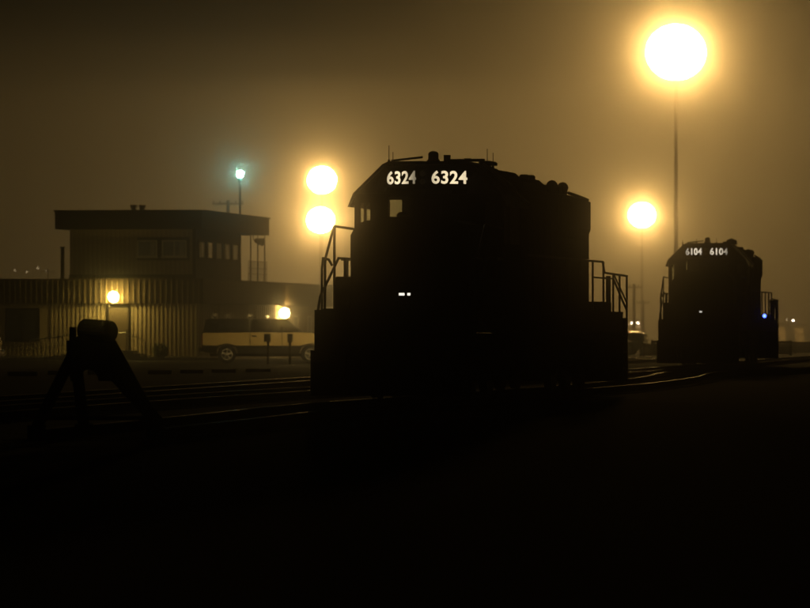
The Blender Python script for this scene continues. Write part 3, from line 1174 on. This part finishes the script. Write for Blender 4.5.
def pickup(label, loc, rz, panel, canopy=True):
    """local x forward (front at +x), camera side is -y; origin under the middle of the wheelbase"""
    t = thing('pickup_truck', label, 'pickup truck', loc, rz, 'pickup trucks parked in the yard')
    wf, wr = 1.86, -1.86
    a1, a2 = arch(wr, 0.50), arch(wf, 0.50)
    low = [(-2.98, 0.55), (-2.98, 1.38), (-2.90, 1.42), (1.55, 1.42), (2.70, 1.33), (2.82, 1.22), (2.84, 0.60), (2.70, 0.48), (2.36, 0.45)]
    low += a2[::-1] + [(1.36, 0.44), (-1.36, 0.44)] + a1[::-1] + [(-2.36, 0.45), (-2.8, 0.5)]
    m = MB()
    m.prism(low, 'y', -0.96, 0.96)
    body = m.build('body', 'truck_dark', t)
    # lighter side panels, left and right, in three pressings so that the shut lines are real gaps
    for s in (-1, 1):
        y0, y1 = (-0.985, -0.962) if s < 0 else (0.962, 0.985)
        segs = [
            [(-2.94, 0.82), (-2.94, 1.36), (-0.845, 1.38), (-0.845, 0.80), (-1.40, 0.80)] + [p for p in a1[::-1] if p[1] > 0.80] + [(-2.30, 0.80)],
            [(-0.81, 0.80), (-0.81, 1.38), (0.58, 1.38), (0.58, 0.80)],
            [(0.61, 0.80), (0.61, 1.38), (1.55, 1.38), (2.66, 1.29), (2.76, 1.2), (2.76, 0.84), (2.30, 0.80)] + [p for p in a2[::-1] if p[1] > 0.80] + [(1.40, 0.80)],
        ]
        for pts in segs:
            g = MB()
            g.prism(pts, 'y', y0, y1)
            g.build('side_panel', panel, body)
        g = MB()
        yy = s * 0.99
        g.box(-2.9, 2.7, min(yy, yy + s * 0.01), max(yy, yy + s * 0.01), 0.775, 0.80)
        g.build('trim_strip', 'chrome', body)
        for x in (-0.62, 0.72):
            pass
        g = MB()
        g.bev(-0.72, -0.52, min(s * 0.986, s * 1.02), max(s * 0.986, s * 1.02), 1.20, 1.26, 0.01)
        g.build('door_handle', 'chrome', body)
        g = MB()
        g.bev(0.52, 0.66, min(s * 1.0, s * 1.22), max(s * 1.0, s * 1.22), 1.42, 1.66, 0.03)
        g.build('mirror', 'truck_dark', body)
    # greenhouse: pillars, roof, glass
    r = MB()
    zc, zt = 1.42, 1.98
    xs = [(-0.80, -0.74), (-0.10, -0.06), (1.42, 0.72)]
    r.prism([(-0.80, zt - 0.06), (-0.72, zt), (0.62, zt), (0.80, zt - 0.06)], 'y', -0.80, 0.80)
    for s in (-1, 1):
        for xb, xt in ((-0.84, -0.76), (0.02, 0.02), (1.44, 0.76)):
            r.beam((xb, s * 0.90, zc), (xt, s * 0.77, zt - 0.03), 0.07, 0.06)
    r.build('cab_roof', 'truck_dark', t)
    g = MB()
    g.add([(1.42, -0.86, zc), (1.42, 0.86, zc), (0.76, 0.75, zt - 0.04), (0.76, -0.75, zt - 0.04)], [(0, 1, 2, 3)])
    g.add([(1.40, -0.86, zc), (1.40, 0.86, zc), (0.74, 0.75, zt - 0.04), (0.74, -0.75, zt - 0.04)], [(3, 2, 1, 0)])
    g.build('windscreen', 'car_glass', t)
    for s in (-1, 1):
        for xa, xb, xc, xd in ((-0.80, 0.0, 0.0, -0.72), (0.05, 1.38, 0.74, 0.05)):
            g = MB()
            g.add([(xa, s * 0.885, zc), (xb, s * 0.885, zc), (xc, s * 0.765, zt - 0.05), (xd, s * 0.765, zt - 0.05)], [(0, 1, 2, 3)])
            g.build('side_window', 'car_glass', t)
    for x in (-0.2, -0.2):
        pass
    if canopy:
        c = MB()
        c.prism([(-2.92, 1.425), (-2.80, 1.92), (-2.70, 1.99), (-0.92, 2.0), (-0.88, 1.96), (-0.88, 1.425)], 'y', -0.90, 0.90)
        cn = c.build('canopy', 'truck_dark', t)
        for s in (-1, 1):
            g = MB()
            yy = s * 0.902
            g.prism([(-2.62, 1.52), (-2.54, 1.86), (-1.05, 1.86), (-1.05, 1.52)], 'y', min(yy, yy + s * 0.012), max(yy, yy + s * 0.012))
            g.build('canopy_window', 'house_glass', cn)
        g = MB()
        g.ball((-0.64, -0.4, 2.02), 0.07, 12, 8)  # chrome ball added to catch a glint at the roof line
        g.build('glint_ball', 'chrome', cn, smooth=True)
    # bumpers, lights
    g = MB()
    g.bev(2.84, 2.98, -0.95, 0.95, 0.50, 0.72, 0.03)
    g.build('front_bumper', 'chrome', t)
    g = MB()
    g.bev(-3.12, -2.98, -0.93, 0.93, 0.52, 0.72, 0.03)
    g.build('rear_bumper', 'chrome', t)
    g = MB()
    g.box(2.842, 2.86, -0.6, 0.6, 0.78, 1.16)
    g.build('grille', 'chrome', t)
    for s in (-1, 1):
        g = MB()
        g.bev(2.80, 2.87, min(s * 0.64, s * 0.92), max(s * 0.64, s * 0.92), 0.84, 1.12, 0.02)
        g.build('headlight', 'head_glass', t)
        g = MB()
        g.bev(-3.0, -2.94, min(s * 0.82, s * 0.97), max(s * 0.82, s * 0.97), 0.9, 1.32, 0.015)
        g.build('tail_light', 'tail_red', t)
    # underbody
    g = MB()
    g.box(-2.6, 2.5, -0.45, 0.45, 0.32, 0.44)
    g.build('chassis', 'tyre', t)
    for x in (wr, wf):
        for s in (-1, 1):
            w = MB()
            y = s * 0.82
            w.tube((x, y - 0.13, 0.41), (x, y + 0.13, 0.41), 0.41, 26)
            tw = w.build('wheel', 'tyre', t)
            rm = MB()
            ye = y + s * 0.135
            n = 24
            for i in range(n):
                a, b = 2 * math.pi * i / n, 2 * math.pi * (i + 1) / n
                rm.tube((x + 0.235 * math.cos(a), ye, 0.41 + 0.235 * math.sin(a)), (x + 0.235 * math.cos(b), ye, 0.41 + 0.235 * math.sin(b)), 0.018, 6)
            for i in range(5):
                a = 2 * math.pi * i / 5 + 0.3
                rm.beam((x, ye, 0.41), (x + 0.23 * math.cos(a), ye, 0.41 + 0.23 * math.sin(a)), 0.03, 0.075)
            rm.tube((x, ye - s * 0.01, 0.41), (x, ye + s * 0.03, 0.41), 0.06, 12)
            rm.build('rim', 'wheel_silver', tw)
    return t


p = at(268.5, 330, 228)
pickup('tan and dark two tone pickup with canopy parked before the office', (p.x, 228, 0.006), R(2), 'truck_gold')
p = at(2, 330, 196)
pickup('dark pickup cut off by the left edge of the view', (p.x - 3.0, 196, 0.006), R(-6), 'truck_grey', False)
p = at(618, 330, 300)
pickup('hazy pale pickup half hidden behind the near locomotive', (p.x - 1.2, 300, 0.006), R(-10), 'truck_grey', False)

# service pedestals in front of the pickup
for k, (u, lab) in enumerate(((268, 'dark service post in front of the pickup doors'), (290, 'dark service post in front of the pickup front wing'))):
    p = at(u, 330, 222)
    t = thing('service_post', lab, 'post', (p.x, 222, 0), R(5 * k), 'service posts in front of the pickup')
    m = MB()
    m.tube((0, 0, 0), (0, 0, 1.0), 0.055, 8)
    m.build('post', 'trim_dark', t)
    m = MB()
    m.bev(-0.17 if k == 0 else -0.12, 0.12, -0.1, 0.1, 0.98, 1.34, 0.02)
    m.build('outlet_box', 'trim_dark', t)

# concrete wheel stops along the road edge
for k, (u0, u1, Y) in enumerate(((8, 37, 166), (48, 66, 170), (88, 112, 171), (148, 172, 172), (180, 203, 176), (212, 236, 178), (246, 270, 181))):
    a, b = at(u0, 330, Y), at(u1, 330, Y)
    L = b.x - a.x
    m = MB()
    hh = random.uniform(0.11, 0.17)
    m.prism([(-0.14, 0), (-0.10, hh), (0.10, hh), (0.14, 0)], 'x', -L / 2, L / 2)
    o = m.build('wheel_stop', 'concrete')
    o.location = ((a.x + b.x) / 2, Y, 0.006)
    o.rotation_euler = (0, 0, R(random.uniform(-12, 12)))
    tag(o, '%s low block from the left in the row along the road edge' % ('first', 'second', 'third', 'fourth', 'fifth', 'sixth', 'seventh')[k], 'wheel stop', 'low blocks along the road edge')

# kerb before the office
m = MB()
m.bev(-16, 2.2, -0.09, 0.09, 0.0, 0.15, 0.03)
o = struct(m.build('kerb', 'concrete'))
q = bpt(0, -4.6)
o.location = (q.x, q.y, 0.0)
o.rotation_euler = (0, 0, -PHI)

# shrub by the office steps
q = bpt(-1.35, -2.0)
t = thing('shrub', 'small dark shrub against the ribbed wall right of the steps', 'shrub', (q.x, q.y, 0))
m = MB()
for k in range(7):
    a = random.uniform(0, 6.28)
    m.tube((0, 0, 0), (0.3 * math.cos(a), 0.3 * math.sin(a), random.uniform(0.4, 0.75)), 0.02, 5, 0.008)
m.build('stem', 'pole_wood', t)
m = MB()
for k in range(700):
    a, ph = random.uniform(0, 6.28), random.uniform(-1, 1)
    rr = random.uniform(0.3, 1.0) ** 0.5
    c = Vector((0.42 * rr * math.cos(a) * math.sqrt(1 - ph * ph), 0.4 * rr * math.sin(a) * math.sqrt(1 - ph * ph), 0.48 + 0.40 * rr * ph))
    d = Vector((random.gauss(0, 1), random.gauss(0, 1), random.gauss(0, 1))).normalized() * 0.05
    e = d.orthogonal().normalized() * 0.028
    m.add([c - d, c + e, c + d, c - e], [(0, 1, 2, 3)])
m.build('foliage', 'leaf', t, kind='stuff')


# ------------------------------------------------------------------ far sheds and small lights
def shed(u0, u1, v, Y, label, lamps, m_='siding_tan'):
    a, b = at(u0, v, Y), at(u1, v, Y)
    t = thing('yard_shed', label, 'shed', ((a.x + b.x) / 2, Y, 0), 0, 'low sheds far across the yard')
    w = (b.x - a.x) / 2
    m = MB()
    m.box(-w, w, 0, 5, 0, a.z)
    m.build('wall', m_, t)
    m = MB()
    m.prism([(-w - 0.3, a.z), (w + 0.3, a.z), (w + 0.3, a.z + 0.12), (0, a.z + 0.45), (-w - 0.3, a.z + 0.12)], 'y', -0.3, 5.3)
    m.build('roof', 'roof_dark', t)
    m = MB()
    m.box(-0.45, 0.45, -0.04, -0.002, 0, 2.0)
    m.build('door', 'trim_dark', t)
    for k, (u, lv, r, g, lab) in enumerate(lamps):
        p = at(u, lv, Y - 0.35)
        l = thing('shed_lamp', lab, 'lamp', p, 0, 'small lit lamps far across the yard')
        q = MB()
        q.tube((0, 0.34, 0.05), (0, 0.0, 0.1), 0.03, 6)
        q.build('bracket', 'lamp_housing', l)
        q = MB()
        q.ball((0, 0, 0), r, 10, 6)
        q.build('globe', g, l, smooth=True)


shed(622, 641, 322, 520, 'low hazy shed with two small white lamps between the locomotives',
     [(632, 323, 0.13, 'far_white', 'left one of two small white lamps between the locomotives'),
      (638, 323, 0.13, 'far_white', 'right one of two small white lamps between the locomotives')])
shed(776, 804, 326, 480, 'low hazy shed at the far right edge',
     [(787, 319.5, 0.07, 'far_warm', 'faint small lamp left of a brighter one at far right'),
      (793, 320.5, 0.11, 'far_white', 'brighter of two small lamps at far right')])

for k, (u, Y, w, h, lab) in enumerate(((650, 285, 0.9, 0.75, 'wooden crate left of another between the locomotives'),
                                       (657, 290, 0.55, 0.95, 'taller wooden crate next to the farther locomotive'),
                                       (784, 300, 0.8, 0.9, 'wooden crate right of the farther locomotive'),
                                       (803, 320, 1.3, 0.8, 'wide wooden crate at the far right edge'))):
    p = at(u, 330, Y)
    t = thing('equipment_crate', lab, 'crate', (p.x, Y, 0), R(10 - 9 * k), 'crates standing about the yard')
    m = MB()
    for i in range(5):
        z = 0.08 + i * (h - 0.1) / 5
        m.box(-w / 2, w / 2, -w / 2, w / 2, z, z + (h - 0.1) / 5 - 0.02)
    m.build('boards', 'crate_wood', t)
    for sx in (-1, 1):
        for sy in (-1, 1):
            m = MB()
            m.box(sx * w / 2 - 0.04, sx * w / 2 + 0.04, sy * w / 2 - 0.04, sy * w / 2 + 0.04, 0, h)
            m.build('corner_post', 'crate_wood', t)

# small street lights far behind the office on the left
for k, (u, v) in enumerate(((10, 270.5), (22, 272), (33, 268), (41, 271))):
    p = at(u, v, 520)
    t = thing('street_light', '%s faint street light from the left edge, far beyond the lower roof' % ('first', 'second', 'third', 'fourth')[k], 'street light', (p.x, 520, 0), 0, 'faint street lights beyond the lower roof')
    m = MB()
    m.tube((0, 0, 0), (0, 0, p.z - 0.1), 0.06, 6, 0.04)
    m.tube((0, 0, p.z - 0.1), (0.5, -0.1, p.z + 0.08), 0.035, 6)
    m.build('pole', 'pole_steel', t)
    m = MB()
    m.ball((0.5, -0.1, p.z), 0.08, 8, 6)
    m.build('globe', 'far_warm', t, smooth=True)

# ------------------------------------------------------------------ fog: one closed box of even density round camera and scene
m = MB()
m.box(-700, 700, -60, 1400, -1.2, 25.0)
me = bpy.data.meshes.new('haze')
me.from_pydata(m.v, [], m.f)
hm = bpy.data.materials.new('haze')
hm.use_nodes = True
nt = hm.node_tree
for n in list(nt.nodes):
    nt.nodes.remove(n)
pv = nt.nodes.new('ShaderNodeVolumePrincipled')
pv.inputs['Color'].default_value = (0.97, 0.97, 0.97, 1)
pv.inputs['Density'].default_value = FOG
pv.inputs['Density Attribute'].default_value = ''
pv.inputs['Anisotropy'].default_value = -0.35
om = nt.nodes.new('ShaderNodeOutputMaterial')
# fog droplets scatter mostly straight on: a second, forward lobe of the same even fog makes the aureoles round the lamps
pf = nt.nodes.new('ShaderNodeVolumePrincipled')
pf.inputs['Color'].default_value = (0.97, 0.97, 0.97, 1)
pf.inputs['Density'].default_value = FOG * 0.044
pf.inputs['Density Attribute'].default_value = ''
pf.inputs['Anisotropy'].default_value = 0.993
av = nt.nodes.new('ShaderNodeAddShader')
nt.links.new(pv.outputs[0], av.inputs[0])
nt.links.new(pf.outputs[0], av.inputs[1])
nt.links.new(av.outputs[0], om.inputs['Volume'])
hm.cycles.homogeneous_volume = True
me.materials.append(hm)
link('haze', me, None, 'stuff')
